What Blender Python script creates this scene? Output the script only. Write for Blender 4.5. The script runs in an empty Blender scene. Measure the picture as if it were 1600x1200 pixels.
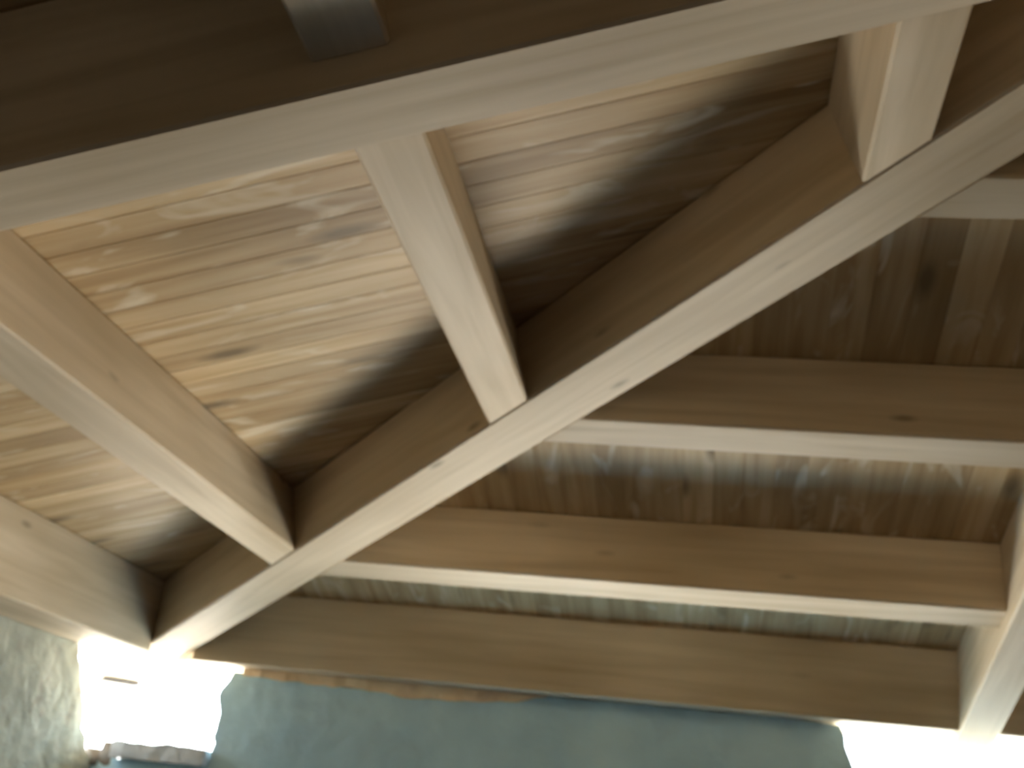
import bpy, bmesh, math, random
from mathutils import Vector, Matrix, noise, geometry
random.seed(7)
S = 1.6            # metres per unit of the surveyed roof frame
Z0 = 2.40          # height of the eave line above the floor
SC = bpy.context.scene
COL = SC.collection
TH = 0.2799        # roof pitch
TT = math.tan(TH)
A = 1.885          # half the side of the square plan
OV = 0.26          # eave overhang

def W(x, y, z):    # roof frame -> world metres
    return Vector((x*S, y*S, Z0+z*S))

# ---------------------------------------------------------------- camera
yaw, pit, rol = -0.18710, 0.35493, 0.11428
f = Vector((math.sin(yaw)*math.cos(pit), math.cos(yaw)*math.cos(pit), math.sin(pit)))
r0 = Vector((math.cos(yaw), -math.sin(yaw), 0)); u0 = r0.cross(f)
r = math.cos(rol)*r0+math.sin(rol)*u0; u = -math.sin(rol)*r0+math.cos(rol)*u0
cd = bpy.data.cameras.new('camera'); cam = bpy.data.objects.new('camera', cd); COL.objects.link(cam)
m = Matrix.Identity(4)
for i in range(3):
    m[i][0] = r[i]; m[i][1] = u[i]; m[i][2] = -f[i]
m.translation = W(1.3477, -2.7652, -0.4255)
cam.matrix_world = m
cd.sensor_width = 36; cd.lens = 1928.35/1600*36; cd.clip_start = 0.02
cd.dof.use_dof = True; cd.dof.focus_distance = 0.8; cd.dof.aperture_fstop = 12.0   # the photo is softly out of focus
SC.camera = cam

# ---------------------------------------------------------------- world: bright hazy day, light reflected from pale ground below
wd = bpy.data.worlds.new('world'); SC.world = wd; wd.use_nodes = True
nt = wd.node_tree; nt.nodes.clear()
wo = nt.nodes.new('ShaderNodeOutputWorld'); bg = nt.nodes.new('ShaderNodeBackground')
tc = nt.nodes.new('ShaderNodeTexCoord'); sx = nt.nodes.new('ShaderNodeSeparateXYZ'); cr = nt.nodes.new('ShaderNodeValToRGB')
mr = nt.nodes.new('ShaderNodeMapRange'); mr.inputs[1].default_value = -1; mr.inputs[2].default_value = 1
nt.links.new(tc.outputs['Generated'], sx.inputs[0]); nt.links.new(sx.outputs[2], mr.inputs[0]); nt.links.new(mr.outputs[0], cr.inputs[0])
e = cr.color_ramp.elements
e[0].position = 0.0; e[0].color = (1.0, 0.90, 0.74, 1)
e[1].position = 1.0; e[1].color = (0.45, 0.68, 1.0, 1)
k = e.new(0.49); k.color = (1.0, 0.91, 0.76, 1)
k = e.new(0.53); k.color = (0.85, 0.95, 1.0, 1)
nt.links.new(cr.outputs[0], bg.inputs[0]); bg.inputs[1].default_value = 11.5
nt.links.new(bg.outputs[0], wo.inputs[0])

SC.view_settings.view_transform = 'Standard'; SC.view_settings.look = 'None'
SC.view_settings.gamma = 1; SC.view_settings.use_curve_mapping = False
SC.view_settings.exposure = 1.36

# ---------------------------------------------------------------- materials
def mat_base(name, rough=0.6, spec=0.4):
    m = bpy.data.materials.new(name); m.use_nodes = True
    n = m.node_tree; b = n.nodes['Principled BSDF']; b.inputs['Roughness'].default_value = rough
    b.inputs['Specular IOR Level'].default_value = spec
    return m, n, b
def N(n, t, **kw):
    x = n.nodes.new(t)
    for k_, v in kw.items(): setattr(x, k_, v)
    return x
def ramp(n, src, stops):
    c = N(n, 'ShaderNodeValToRGB'); n.links.new(src, c.inputs[0]); e = c.color_ramp.elements
    e[0].position, e[0].color = stops[0][0], (*stops[0][1], 1)
    e[1].position, e[1].color = stops[-1][0], (*stops[-1][1], 1)
    for p_, c_ in stops[1:-1]:
        k_ = e.new(p_); k_.color = (*c_, 1)
    return c.outputs[0]
def mixc(n, fac, a, b, mode='MIX'):
    x = N(n, 'ShaderNodeMix', data_type='RGBA', blend_type=mode)
    for sock, v in ((x.inputs[0], fac), (x.inputs[6], a), (x.inputs[7], b)):
        if hasattr(v, 'links') or isinstance(v, bpy.types.NodeSocket): n.links.new(v, sock)
        elif isinstance(v, (int, float)): sock.default_value = v
        else: sock.default_value = (*v, 1)
    return x.outputs[2]

def wood(name, pale, mid, dark, rough=0.5, board=False, knots=0.17, spec=0.2, kdark=0.45, kthr=0.45):
    m, n, b = mat_base(name, rough, spec)
    co = N(n, 'ShaderNodeTexCoord'); oi = N(n, 'ShaderNodeObjectInfo')
    off = N(n, 'ShaderNodeVectorMath', operation='SCALE'); cmb = N(n, 'ShaderNodeCombineXYZ')
    n.links.new(oi.outputs['Random'], cmb.inputs[0]); n.links.new(oi.outputs['Random'], cmb.inputs[1])
    n.links.new(oi.outputs['Random'], cmb.inputs[2])
    n.links.new(cmb.outputs[0], off.inputs[0]); off.inputs[3].default_value = 37.0
    add = N(n, 'ShaderNodeVectorMath', operation='ADD'); n.links.new(co.outputs['Object'], add.inputs[0]); n.links.new(off.outputs[0], add.inputs[1])
    vec = add.outputs[0]
    if board:
        at = N(n, 'ShaderNodeAttribute', attribute_name='board')
        o2 = N(n, 'ShaderNodeVectorMath', operation='SCALE'); cb = N(n, 'ShaderNodeCombineXYZ')
        n.links.new(at.outputs['Fac'], cb.inputs[0]); n.links.new(cb.outputs[0], o2.inputs[0]); o2.inputs[3].default_value = 11.3
        a2 = N(n, 'ShaderNodeVectorMath', operation='ADD'); n.links.new(vec, a2.inputs[0]); n.links.new(o2.outputs[0], a2.inputs[1]); vec = a2.outputs[0]
    def mapped(sc):
        q = N(n, 'ShaderNodeMapping'); q.inputs['Scale'].default_value = sc; n.links.new(vec, q.inputs[0]); return q.outputs[0]
    g = N(n, 'ShaderNodeTexNoise'); g.inputs['Scale'].default_value = 1; g.inputs['Detail'].default_value = 4; g.inputs['Distortion'].default_value = 0.6
    n.links.new(mapped((1.6, 28, 28)), g.inputs[0])
    base = ramp(n, g.outputs[0], [(0.30, dark), (0.5, mid), (0.68, pale)])
    g2 = N(n, 'ShaderNodeTexNoise'); g2.inputs['Scale'].default_value = 1; g2.inputs['Detail'].default_value = 2
    n.links.new(mapped((1.1, 3.0, 3.0)), g2.inputs[0])
    v2 = ramp(n, g2.outputs[0], [(0.3, (0.72, 0.68, 0.62)), (0.65, (1.12, 1.12, 1.14))])
    c = mixc(n, 1.0, base, v2, 'MULTIPLY')
    if board:
        wv = ramp(n, at.outputs['Fac'], [(0.0, (0.88, 0.85, 0.80)), (0.5, (1.0, 1.0, 1.0)), (1.0, (1.06, 1.05, 1.02))])
        c = mixc(n, 1.0, c, wv, 'MULTIPLY')
    if board:
        fl_ = N(n, 'ShaderNodeTexNoise'); fl_.inputs['Scale'].default_value = 1; fl_.inputs['Detail'].default_value = 3; fl_.inputs['Distortion'].default_value = 1.5
        n.links.new(mapped((3.2, 9, 9)), fl_.inputs[0])
        fm = ramp(n, fl_.outputs[0], [(0.58, (0, 0, 0)), (0.74, (0.7, 0.7, 0.7))])
        c = mixc(n, fm, c, (0.80, 0.70, 0.52))
    vo = N(n, 'ShaderNodeTexVoronoi'); vo.inputs['Scale'].default_value = 1; n.links.new(mapped((3.0, 9, 9)), vo.inputs[0])
    km = ramp(n, vo.outputs['Distance'], [(knots*0.35, (1, 1, 1)), (knots, (0, 0, 0))])
    ks = N(n, 'ShaderNodeTexNoise'); ks.inputs['Scale'].default_value = 1; n.links.new(mapped((1.5, 5, 5)), ks.inputs[0])
    kg = ramp(n, ks.outputs[0], [(kthr, (0, 0, 0)), (kthr+0.08, (1, 1, 1))])
    kk = mixc(n, 1.0, km, kg, 'MULTIPLY')
    c = mixc(n, kk, c, tuple(v*kdark for v in dark))
    n.links.new(c, b.inputs['Base Color'])
    bp = N(n, 'ShaderNodeBump'); bp.inputs['Strength'].default_value = 0.12; bp.inputs['Distance'].default_value = 0.003
    n.links.new(g.outputs[0], bp.inputs['Height']); n.links.new(bp.outputs[0], b.inputs['Normal'])
    return m
M_TIMBER = wood('planed_spruce', (0.71, 0.59, 0.425), (0.645, 0.53, 0.37), (0.56, 0.45, 0.30), 0.62, knots=0.12, kdark=0.6)
M_BOARD = wood('pine_boarding', (0.62, 0.47, 0.275), (0.54, 0.39, 0.21), (0.43, 0.29, 0.14), 0.55, True, 0.26, kthr=0.42)

def plaster(name, c1, c2, c3, brown=(0.16, 0.11, 0.08), bump=0.7):
    m, n, b = mat_base(name, 0.95, 0.15)
    co = N(n, 'ShaderNodeTexCoord')
    a = N(n, 'ShaderNodeTexNoise'); a.inputs['Scale'].default_value = 3.2; a.inputs['Detail'].default_value = 6; n.links.new(co.outputs['Object'], a.inputs[0])
    c = ramp(n, a.outputs[0], [(0.33, c3), (0.5, c2), (0.66, c1)])
    q = N(n, 'ShaderNodeTexNoise'); q.inputs['Scale'].default_value = 5.0; q.inputs['Detail'].default_value = 3; q.inputs['Distortion'].default_value = 1.2
    n.links.new(co.outputs['Object'], q.inputs[0])
    k_ = ramp(n, q.outputs[0], [(0.56, (0, 0, 0)), (0.76, (0.75, 0.75, 0.75))])
    c = mixc(n, k_, c, brown)
    n.links.new(c, b.inputs['Base Color'])
    h = N(n, 'ShaderNodeTexNoise'); h.inputs['Scale'].default_value = 14; h.inputs['Detail'].default_value = 8; n.links.new(co.outputs['Object'], h.inputs[0])
    bp = N(n, 'ShaderNodeBump'); bp.inputs['Strength'].default_value = bump; bp.inputs['Distance'].default_value = 0.03
    n.links.new(h.outputs[0], bp.inputs['Height']); n.links.new(bp.outputs[0], b.inputs['Normal'])
    return m
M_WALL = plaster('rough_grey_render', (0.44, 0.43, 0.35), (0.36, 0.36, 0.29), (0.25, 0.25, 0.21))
M_BLUE = plaster('far_wall_glare_blue', (0.58, 0.80, 0.90), (0.52, 0.74, 0.86), (0.46, 0.67, 0.80), (0.44, 0.62, 0.74), 0.3)  # far wall plaster; bluish lens glare from the openings is put into its colour
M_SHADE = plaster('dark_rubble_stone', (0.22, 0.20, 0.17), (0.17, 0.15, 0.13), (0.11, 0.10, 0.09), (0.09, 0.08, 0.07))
M_STONE = plaster('pale_sill_stone', (0.62, 0.66, 0.70), (0.50, 0.54, 0.58), (0.38, 0.42, 0.46), (0.25, 0.25, 0.25))
M_FLOOR = plaster('concrete_floor', (0.15, 0.17, 0.22), (0.12, 0.14, 0.18), (0.09, 0.11, 0.14), (0.09, 0.10, 0.12))

# ---------------------------------------------------------------- mesh helpers
def mesh_obj(name, verts, faces, mat, M=None, parent=None):
    """verts in world metres; M = object frame the mesh is stored in"""
    me = bpy.data.meshes.new(name)
    if M is None: M = Matrix.Translation(sum(verts, Vector())/len(verts))
    inv = M.inverted()
    me.from_pydata([inv @ v for v in verts], [], faces); me.update()
    bm = bmesh.new(); bm.from_mesh(me); bmesh.ops.recalc_face_normals(bm, faces=bm.faces); bm.to_mesh(me); bm.free()
    me.materials.append(mat)
    o = bpy.data.objects.new(name, me); COL.objects.link(o); o.matrix_world = M
    if parent is not None: o.parent = parent; o.matrix_parent_inverse = parent.matrix_world.inverted()
    return o
def tag(o, label=None, cat=None, group=None, kind=None):
    for k_, v in (('label', label), ('category', cat), ('group', group), ('kind', kind)):
        if v: o[k_] = v
    return o
def chamfer(pts, c):
    out = []
    n = len(pts)
    for i in range(n):
        p, a, b = pts[i], pts[i-1], pts[(i+1) % n]
        out.append(p+(a-p).normalized()*c); out.append(p+(b-p).normalized()*c)
    return out
def timber(name, prof, D, pa, pb, mat=None, ch=0.005, sub=14):
    """prof: world points of the cross-section (any plane), swept along D between plane pa and plane pb"""
    D = D.normalized(); P = chamfer(prof, ch); k_ = len(P)
    def hit(q, pl):
        o_, n_ = pl; return q+D*((o_-q).dot(n_)/D.dot(n_))
    a = [hit(q, pa) for q in P]; b = [hit(q, pb) for q in P]
    vs = []; fs = []
    for j in range(sub+1):
        t = j/sub
        vs += [a[i].lerp(b[i], t) for i in range(k_)]
    for j in range(sub):
        for i in range(k_):
            i2 = (i+1) % k_
            fs.append((j*k_+i, j*k_+i2, (j+1)*k_+i2, (j+1)*k_+i))
    fs.append(tuple(range(k_))); fs.append(tuple(range(sub*k_, sub*k_+k_)))
    X = D; Y = Vector((0, 0, 1)).cross(X).normalized(); Z = X.cross(Y)
    M = Matrix.Identity(4)
    for i in range(3): M[i][0] = X[i]; M[i][1] = Y[i]; M[i][2] = Z[i]
    M.translation = sum(a, Vector())/k_
    return mesh_obj(name, vs, fs, mat or M_TIMBER, M)

def rot(k, p):     # west facet frame -> facet k (0 west, 1 north, 2 east, 3 south)
    x, y, z = p; dx, dy = x-A, y+A
    for _ in range(k): dx, dy = dy, -dx
    return (A+dx, -A+dy, z)
def F(k, x, y, z): return W(*rot(k, (x, y, z)))
def Fd(k, v):      # direction
    dx, dy = v[0], v[1]
    for _ in range(k): dx, dy = dy, -dx
    return Vector((dx, dy, v[2]))

# ---------------------------------------------------------------- floor and walls
def solid_wall(name, poly, axis, inner, outer, mat, holes=()):
    """poly: (along, z) outline in roof units, with holes; extruded between inner and outer on the other axis"""
    mk = (lambda s, z, o_: W(o_, s, z)) if axis == 'y' else (lambda s, z, o_: W(s, o_, z))
    loops = [poly]+list(holes)
    flat = [p for l in loops for p in l]
    tris = geometry.tessellate_polygon([[Vector((p[0], p[1], 0)) for p in l] for l in loops])
    n = len(flat)
    vs = [mk(s_, z, inner) for s_, z in flat]+[mk(s_, z, outer) for s_, z in flat]
    fs = [tuple(t) for t in tris]+[tuple(n+i for i in reversed(t)) for t in tris]
    o_ = 0
    for l in loops:
        m_ = len(l)
        for i in range(m_):
            j = (i+1) % m_; fs.append((o_+i, o_+j, n+o_+j, n+o_+i))
        o_ += m_
    o = mesh_obj(name, vs, fs, mat, Matrix.Identity(4)); o['kind'] = 'structure'
    return o
def rag(pts, step=0.018, amp=0.006, seed=0):
    """ragged polyline through pts"""
    out = []
    for i in range(len(pts)-1):
        (x0, y0), (x1, y1) = pts[i], pts[i+1]; L = math.hypot(x1-x0, y1-y0); n = max(1, int(L/step))
        nx, ny = -(y1-y0)/L, (x1-x0)/L
        for j in range(n):
            t = j/n; q = amp*noise.noise(Vector((i*3.7+seed, t*L*22, 1.3)))*2 if j else amp*0.3
            out.append((x0+(x1-x0)*t+nx*q, y0+(y1-y0)*t+ny*q))
    out.append(pts[-1]); return out
FL = -Z0/S
E2 = 2*A
TOP = -0.1215
WL = -0.005        # inner face of left wall
WF = -0.085        # inner face of far wall (y)
TK = 0.15
SILL = -0.305
JL = -0.285        # left wall opening jamb (y)
# far wall: corner opening x<0.268, middle opening 1.605..2.12, corner opening at the right end
far = [(-TK-0.02, FL), (E2+TK+0.02, FL), (E2+TK+0.02, SILL)]
far += rag([(E2-0.27, SILL), (E2-0.27, TOP), (2.12, TOP-0.004), (2.115, SILL)], seed=5)
far += rag([(1.64, SILL), (1.632, -0.21), (1.612, -0.145), (1.60, TOP-0.006)], amp=0.005, seed=9)
far += [(1.50, TOP-0.001), (1.2, TOP-0.001), (1.0, TOP-0.002)]
far += rag([(0.93, TOP-0.006), (0.80, -0.146), (0.70, -0.150), (0.62, -0.143), (0.52, -0.142), (0.42, -0.137), (0.33, -0.134), (0.288, -0.133)], amp=0.003, seed=2)
far += rag([(0.278, -0.150), (0.262, -0.175), (0.268, -0.26), (0.270, -0.288), (0.264, SILL-0.036)], step=0.012, amp=0.006, seed=3)
far += [(0.2, SILL-0.036), (0.045, SILL-0.037), (0.03, SILL-0.040), (-TK-0.02, SILL-0.040)]
win = rag([(0.80, -0.90), (0.795, -0.392), (1.55, -0.39), (1.555, -0.90), (0.80, -0.90)], amp=0.004, seed=6)[:-1]
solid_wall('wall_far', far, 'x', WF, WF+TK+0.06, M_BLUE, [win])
left = [(-E2-TK, FL), (WF-0.001, FL), (WF-0.001, SILL-0.045)]
left += rag([(-0.118, SILL-0.03), (-0.130, SILL), (-0.158, -0.29), (-0.172, -0.24), (-0.222, -0.165), (-0.252, TOP-0.001)], amp=0.006, seed=4)
left += [(-0.8, TOP-0.001), (-1.5, TOP-0.001), (-E2-TK, TOP-0.001)]
solid_wall('wall_left', left, 'y', WL, WL-TK, M_WALL)
# right wall with a corner opening beside the far wall
right = [(-E2-TK, FL), (WF-0.001, FL), (WF-0.001, SILL)] + rag([(-0.60, SILL), (-0.60, TOP-0.001)], seed=8) + [(-E2-TK, TOP-0.001)]
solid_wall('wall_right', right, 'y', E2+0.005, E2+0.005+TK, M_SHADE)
# near wall, behind the viewer
d0, d1 = 2.1, 2.65
near = [(WL, FL), (E2, FL), (E2, TOP-0.001), (WL, TOP-0.001)]
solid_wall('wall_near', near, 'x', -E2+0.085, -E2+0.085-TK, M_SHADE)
fl = mesh_obj('floor', [W(-.3, -E2-.3, FL), W(E2+.3, -E2-.3, FL), W(E2+.3, .3, FL), W(-.3, .3, FL), W(-.3, -E2-.3, FL-.1), W(E2+.3, -E2-.3, FL-.1), W(E2+.3, .3, FL-.1), W(-.3, .3, FL-.1)],
              [(0, 1, 2, 3), (4, 5, 6, 7), (0, 1, 5, 4), (1, 2, 6, 5), (2, 3, 7, 6), (3, 0, 4, 7)], M_FLOOR); fl['kind'] = 'structure'

# light portals: they emit nothing, they only guide sampling of the daylight through the openings
def portal(x0, x1, z0, z1, y=None, x=None, n=(0, -1, 0)):
    l = bpy.data.lights.new('portal', 'AREA'); l.shape = 'RECTANGLE'; l.cycles.is_portal = True
    l.size = abs(x1-x0)*S; l.size_y = abs(z1-z0)*S
    o = bpy.data.objects.new('portal', l); COL.objects.link(o)
    c = W((x0+x1)/2, y, (z0+z1)/2) if x is None else W(x, (x0+x1)/2, (z0+z1)/2)
    o.matrix_world = Matrix.Translation(c) @ Vector(n).to_track_quat('-Z', 'Y').to_matrix().to_4x4()
portal(-TK, 0.29, SILL, TOP, y=WF+TK+0.07)
portal(1.59, 2.13, SILL, TOP, y=WF+TK+0.07)
portal(E2-.28, E2+TK, SILL, TOP, y=WF+TK+0.07)
portal(WF+TK+.06, JL-.01, SILL, TOP, x=WL-TK-0.01, n=(1, 0, 0))
portal(WF+TK+.06, -.61, SILL, TOP, x=E2+TK+0.01, n=(-1, 0, 0))
portal(0.79, 1.56, -0.91, -0.38, y=WF+TK+0.07)

# ---------------------------------------------------------------- roof boarding: four slopes of boards laid up the slope
def boarding(k):
    bw = 0.052; vs = []; fs = []; ids = []
    y = OV-0.0; g = 0.0009; th = 0.014
    while y > -E2-OV:
        y2 = max(y-bw, -E2-OV)
        rid = random.random()
        def xt(yy): return min(-yy, E2+yy)
        x0 = -OV+0.0
        a, b = y, y2
        if xt(a) < x0: a = OV
        segs = [(x0, x0, 0), (xt(a), xt(b), 1)]
        base = len(vs); ring = []
        ys = [a, a-g, b+g, b]; ups = [g*0.8, 0, 0, g*0.8]
        # long boards get a butt joint here and there
        for e_ in (0, 1):
            r_ = []
            for yy, up in zip(ys, ups):
                xx = x0 if e_ == 0 else max(x0, xt(yy)); r_.append(F(k, xx, yy, xx*TT+up))
            for yy in (b, a):
                xx = x0 if e_ == 0 else max(x0, xt(yy)); r_.append(F(k, xx, yy, xx*TT+th))
            vs += r_
        for i in range(6):
            j = (i+1) % 6; fs.append((base+i, base+j, base+6+j, base+6+i)); ids.append(rid)
        fs.append(tuple(base+i for i in range(6))); ids.append(rid)
        fs.append(tuple(base+6+i for i in range(6))); ids.append(rid)
        y = y2
    X = Fd(k, (math.cos(TH), 0, math.sin(TH))); Y = Fd(k, (0, 1, 0)); Z = X.cross(Y)
    M = Matrix.Identity(4)
    for i in range(3): M[i][0] = X[i]; M[i][1] = Y[i]; M[i][2] = Z[i]
    M.translation = F(k, 0, -A, 0)
    o = mesh_obj('ceiling', vs, fs, M_BOARD, M); o['kind'] = 'structure'
    at = o.data.attributes.new('board', 'FLOAT', 'FACE')
    at.data.foreach_set('value', ids)
    return o
for k in range(4): boarding(k)

# ---------------------------------------------------------------- roof timbers
WH, DH = 0.0981, 0.1501
LBL_HIP = ['long pale hip rafter running up from the bright corner opening across the whole roof',
           'hip rafter at the far right corner, beyond the middle rafter of the far slope',
           'hip rafter behind the viewer on the right', 'hip rafter behind the viewer on the left']
def hip(k):
    """hip between facet k and facet k+1, from its corner to the apex post"""
    D = Fd(k, (1, -1, TT)).normalized(); q = WH/2/math.sqrt(2); dz = WH/2/math.sqrt(2)*TT
    # lateral direction (1,1,0) in the west frame
    def P(t, l, z): return F(k, t+l, -t+l, t*TT+z)
    g = 0.001
    prof = [P(0.5, -q, -DH), P(0.5, q, -DH), P(0.5, q, -dz-g), P(0.5, 0, -g), P(0.5, -q, -dz-g)]
    nrm = Fd(k, (1, -1, 0)).normalized()
    o = timber('hip_rafter', prof, D, (P(-0.16, 0, 0), Fd(k, (1, -1, 0.0)).normalized()), (P(A-0.14, 0, 0), nrm), sub=30)
    # k=0 is the corner of west and north slopes
    tag(o, LBL_HIP[k], 'rafter')
for k in range(4): hip(k)

def rafter(k, yc, w, d, label):
    """common rafter up the middle of facet k"""
    g = 0.001
    def P(x, y, n): return F(k, x+n*math.sin(TH), y, x*TT-n*math.cos(TH))
    prof = [P(1, yc-w/2, g), P(1, yc+w/2, g), P(1, yc+w/2, d), P(1, yc-w/2, d)]
    D = Fd(k, (math.cos(TH), 0, math.sin(TH)))
    nx = Fd(k, (1, 0, 0))
    o = timber('rafter', prof, D, (F(k, -0.02, 0, 0), nx), (F(k, A-0.165, 0, 0), nx), sub=30)
    tag(o, label, 'rafter'); return o
GX, GW = 1.862, 0.075
YB, WB, DB = -1.9148, 0.0877, 0.1648
rafter(0, YB, WB, DB, 'wide pale rafter crossing the top of the photo under the tan boarding')
rafter(1, -(E2-GX), GW, 0.16, 'rafter rising from the bright opening at the lower right edge')
rafter(2, -A, 0.075, 0.16, 'middle rafter of the right hand slope, outside the photo')
rafter(3, -A, 0.075, 0.16, 'middle rafter of the slope behind the viewer')

# purlins, parallel with the eaves, cut in between rafter and hips
PW, PD = 0.0671, 0.1333
def purlin(k, x, y_a_plane, y_b_plane, label, group=None):
    g = 0.001
    def P(s, n): return F(k, s*math.cos(TH)+n*math.sin(TH), -1.2, s*math.sin(TH)-n*math.cos(TH))
    s = x/math.cos(TH)
    prof = [P(s-PW/2, g), P(s+PW/2, g), P(s+PW/2, PD), P(s-PW/2, PD)]
    o = timber('purlin', prof, Fd(k, (0, -1, 0)), y_a_plane, y_b_plane)
    tag(o, label, 'purlin', group); return o
def hip_face(k, side):   # side face of a hip rafter in facet k's frame; side 0: hip at y=0 end, 1: at y=-E2 end
    if side == 0:
        n = Vector((1, 1, 0)).normalized(); p = Vector((0, 0, 0))-n*(WH/2+0.0008)
    else:
        n = Vector((1, -1, 0)).normalized(); p = Vector((0, -E2, 0))-n*(WH/2+0.0008)
    return (F(k, p.x, p.y, 0), Fd(k, n))
def raf_face(k, y, sgn): return (F(k, 0, y+sgn*0.0008, 0), Fd(k, (0, 1, 0)))
xl = [0.5157, 0.9949, 1.4738]; yr = [0.5188, 0.9949, 1.4702]
ll = ['thick purlin at the left edge, lowest of the three on the tan slope',
      'bright white purlin in the middle of the tan slope, between wide rafter and hip',
      'short wide purlin at the upper right, between wide rafter and hip']
ln = ['lowest purlin beyond the wide rafter, left of the photo',
      'pale purlin end coming down from the top edge onto the wide rafter',
      'highest purlin beyond the wide rafter, above the photo']
lr = ['thin lowest purlin of the dark far slope, just above the blue wall',
      'middle purlin of the dark far slope, meeting the hip opposite the white purlin',
      'highest purlin of the dark far slope, at the right edge under the hip']
lr2 = ['lowest purlin of the far slope right of the lower right rafter',
       'middle purlin of the far slope right of the lower right rafter',
       'highest purlin of the far slope right of the lower right rafter']
yg = -1.8534
for i in range(3):
    purlin(0, xl[i], hip_face(0, 0), raf_face(0, YB+WB/2, 1), ll[i])
    purlin(0, xl[i], raf_face(0, YB-WB/2, -1), hip_face(0, 1), ln[i])
    # north facet: its own y runs from the right corner (0) to the left corner (-E2) or reverse depending on rotation
    purlin(1, yr[i], hip_face(1, 0), raf_face(1, -(E2-GX)+GW/2, 1), lr2[i])
    purlin(1, yr[i], raf_face(1, -(E2-GX)-GW/2, -1), hip_face(1, 1), lr[i])

# wall plates under the roof's feet
WP, DP = 0.1355, 0.1212
def plate(k, label, z=-DP):
    g = 0.001
    xi, xo = WP, -0.125
    prof = [F(k, xi, -1, -DP), F(k, xi, -1, xi*TT-g), F(k, xo, -1, xo*TT-g), F(k, xo, -1, -DP)]
    o = timber('wall_plate', prof, Fd(k, (0, -1, 0)), hip_face(k, 0), hip_face(k, 1), sub=30)
    tag(o, label, 'beam'); return o
plate(0, 'pale wall plate along the top of the left wall, at the lower left edge')
plate(1, 'wall plate along the top of the far blue wall, between the two bright openings')
plate(2, 'wall plate on the right hand wall, outside the photo')
plate(3, 'wall plate on the wall behind the viewer')

# strip coloured as the daylit gap, sill and loose stones round the corner opening
M_GAPLIGHT = plaster('daylit_gap_tan', (0.92, 0.78, 0.56), (0.88, 0.68, 0.44), (0.80, 0.60, 0.42), (0.70, 0.52, 0.38))  # pale tan imitates outside light showing through the gap under the plate
top = [(0.30, TOP), (1.0, TOP)]
low = rag([(0.99, TOP-0.004), (0.93, -0.140), (0.80, -0.150), (0.70, -0.154), (0.62, -0.146), (0.52, -0.146), (0.42, -0.141), (0.31, -0.139)], amp=0.003, seed=12)
solid_wall('trim_1', [(0.31, TOP-0.0015), (0.995, TOP-0.0015)]+low, 'x', WF-0.004, WF+0.08, M_GAPLIGHT)
sil = [(0.045, SILL-0.0355)]+rag([(0.262, SILL-0.0345), (0.262, SILL+0.001), (0.2, SILL+0.003), (0.13, SILL-0.001), (0.055, SILL+0.002)], amp=0.003, seed=21)+[(0.045, SILL-0.004)]
solid_wall('trim_2', sil, 'x', WF-0.022, WF+0.10, M_STONE)
def stone(c, sz, seed, label):
    bm = bmesh.new(); bmesh.ops.create_icosphere(bm, subdivisions=3, radius=1)
    for v in bm.verts:
        n_ = noise.noise(v.co*1.3+Vector((seed, 0, 0)))*0.35
        q = v.co*(1+n_); v.co = Vector((max(-.8, min(.8, q.x))*sz[0], max(-.75, min(.8, q.y))*sz[1], max(-.7, min(.75, q.z))*sz[2]))*S
    me = bpy.data.meshes.new('loose_stone'); bm.to_mesh(me); bm.free(); me.materials.append(M_SHADE)
    o = bpy.data.objects.new('loose_stone', me); COL.objects.link(o); o.location = W(*c)
    tag(o, label, 'stone')
stone((-0.010, -0.075, SILL-0.039), (0.026, 0.022, 0.026), 1.0, 'small grey stone at the left end of the sill of the corner opening')
stone((0.026, -0.070, SILL-0.030), (0.020, 0.022, 0.036), 5.0, 'upright pointed stone second from the left on the sill of the corner opening')

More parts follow.
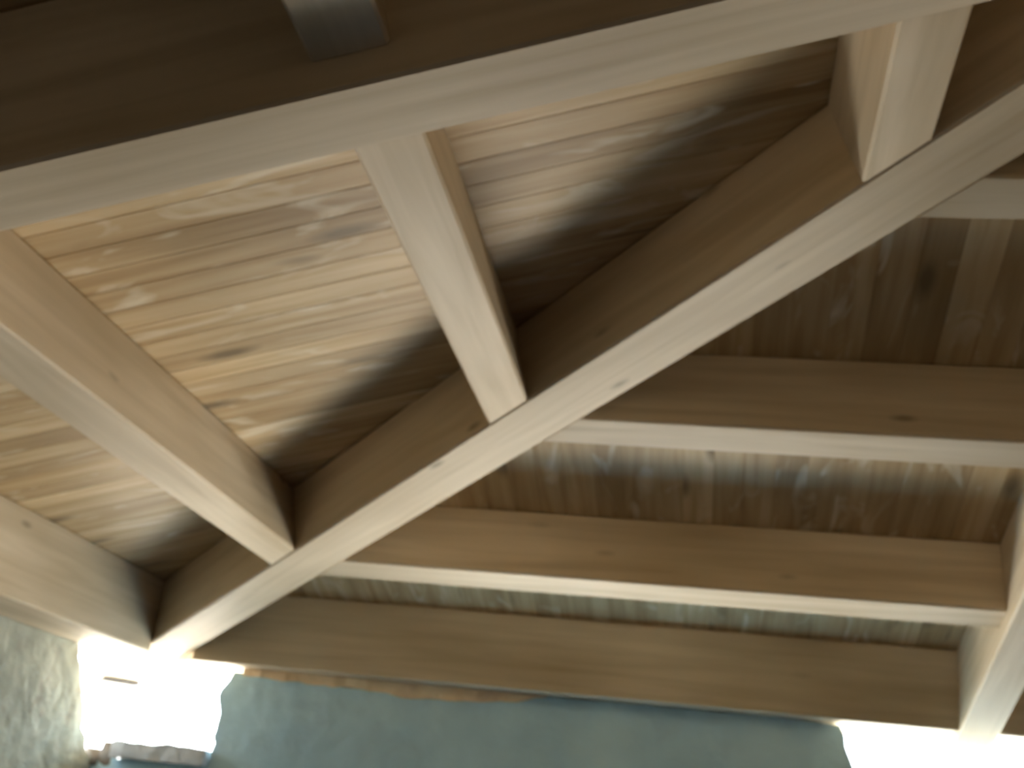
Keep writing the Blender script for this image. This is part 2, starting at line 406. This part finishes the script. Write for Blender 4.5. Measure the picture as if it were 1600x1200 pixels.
# black strap under the tail of the long hip, and a bright nail head on its side
M_IRON, n_, b_ = mat_base('black_iron', 0.8, 0.1); b_.inputs['Base Color'].default_value = (0.016, 0.015, 0.014, 1)
def box(name, c, ax, ay, az, hx, hy, hz, mat, parent=None):
    vs = [c+ax*(sx_*hx)+ay*(sy_*hy)+az*(sz_*hz) for sx_ in (-1, 1) for sy_ in (-1, 1) for sz_ in (-1, 1)]
    return mesh_obj(name, vs, [(0, 1, 3, 2), (4, 5, 7, 6), (0, 1, 5, 4), (2, 3, 7, 6), (0, 2, 6, 4), (1, 3, 7, 5)], mat, None, parent)
hx_ = Vector((1, -1, TT)).normalized(); hy_ = Vector((1, 1, 0)).normalized(); hz_ = hx_.cross(hy_)
hips = [o for o in COL.objects if o.name.startswith('hip_rafter')]
t_ = -0.035
st = box('iron_strap', W(t_, -t_, t_*TT-DH-0.004)+Vector((0, 0, -0.004)), hy_, hx_, hz_, 0.072, 0.018, 0.004, M_IRON, hips[0])
st['label'] = 'black iron strap under the foot of the rafter'
M_NAIL, n_, b_ = mat_base('bright_nail', 0.35, 0.8); b_.inputs['Base Color'].default_value = (0.9, 0.88, 0.85, 1); b_.inputs['Metallic'].default_value = 0.3
bm = bmesh.new(); bmesh.ops.create_uvsphere(bm, u_segments=16, v_segments=8, radius=0.013)
for v in bm.verts: v.co = Vector((v.co.x*1.6, v.co.y*0.6, v.co.z*0.6))
me = bpy.data.meshes.new('nail_head'); bm.to_mesh(me); bm.free(); me.materials.append(M_NAIL)
nh = bpy.data.objects.new('nail_head', me); COL.objects.link(nh)
nh.matrix_world = Matrix.Translation(W(0.644, -0.713, 0.198)) @ Matrix.Rotation(-math.pi/4, 4, 'Z')
nh.parent = hips[0]; nh.matrix_parent_inverse = hips[0].matrix_world.inverted(); nh['label'] = 'bright nail head'

# apex post where all the rafters meet
vs = []; fs = []
for z in (A*TT-0.002-0.09*TT, A*TT-0.30):
    for i in range(16):
        a_ = math.pi/16+i*math.pi/8; vs.append(W(A+0.165*math.cos(a_), -A+0.165*math.sin(a_), z))
for i in range(16): fs.append((i, (i+1) % 16, 16+(i+1) % 16, 16+i))
fs += [tuple(range(16)), tuple(range(16, 32))]
tag(mesh_obj('king_post', vs, fs, M_TIMBER), 'round boss where all the rafters meet at the roof peak, above the photo', 'post')
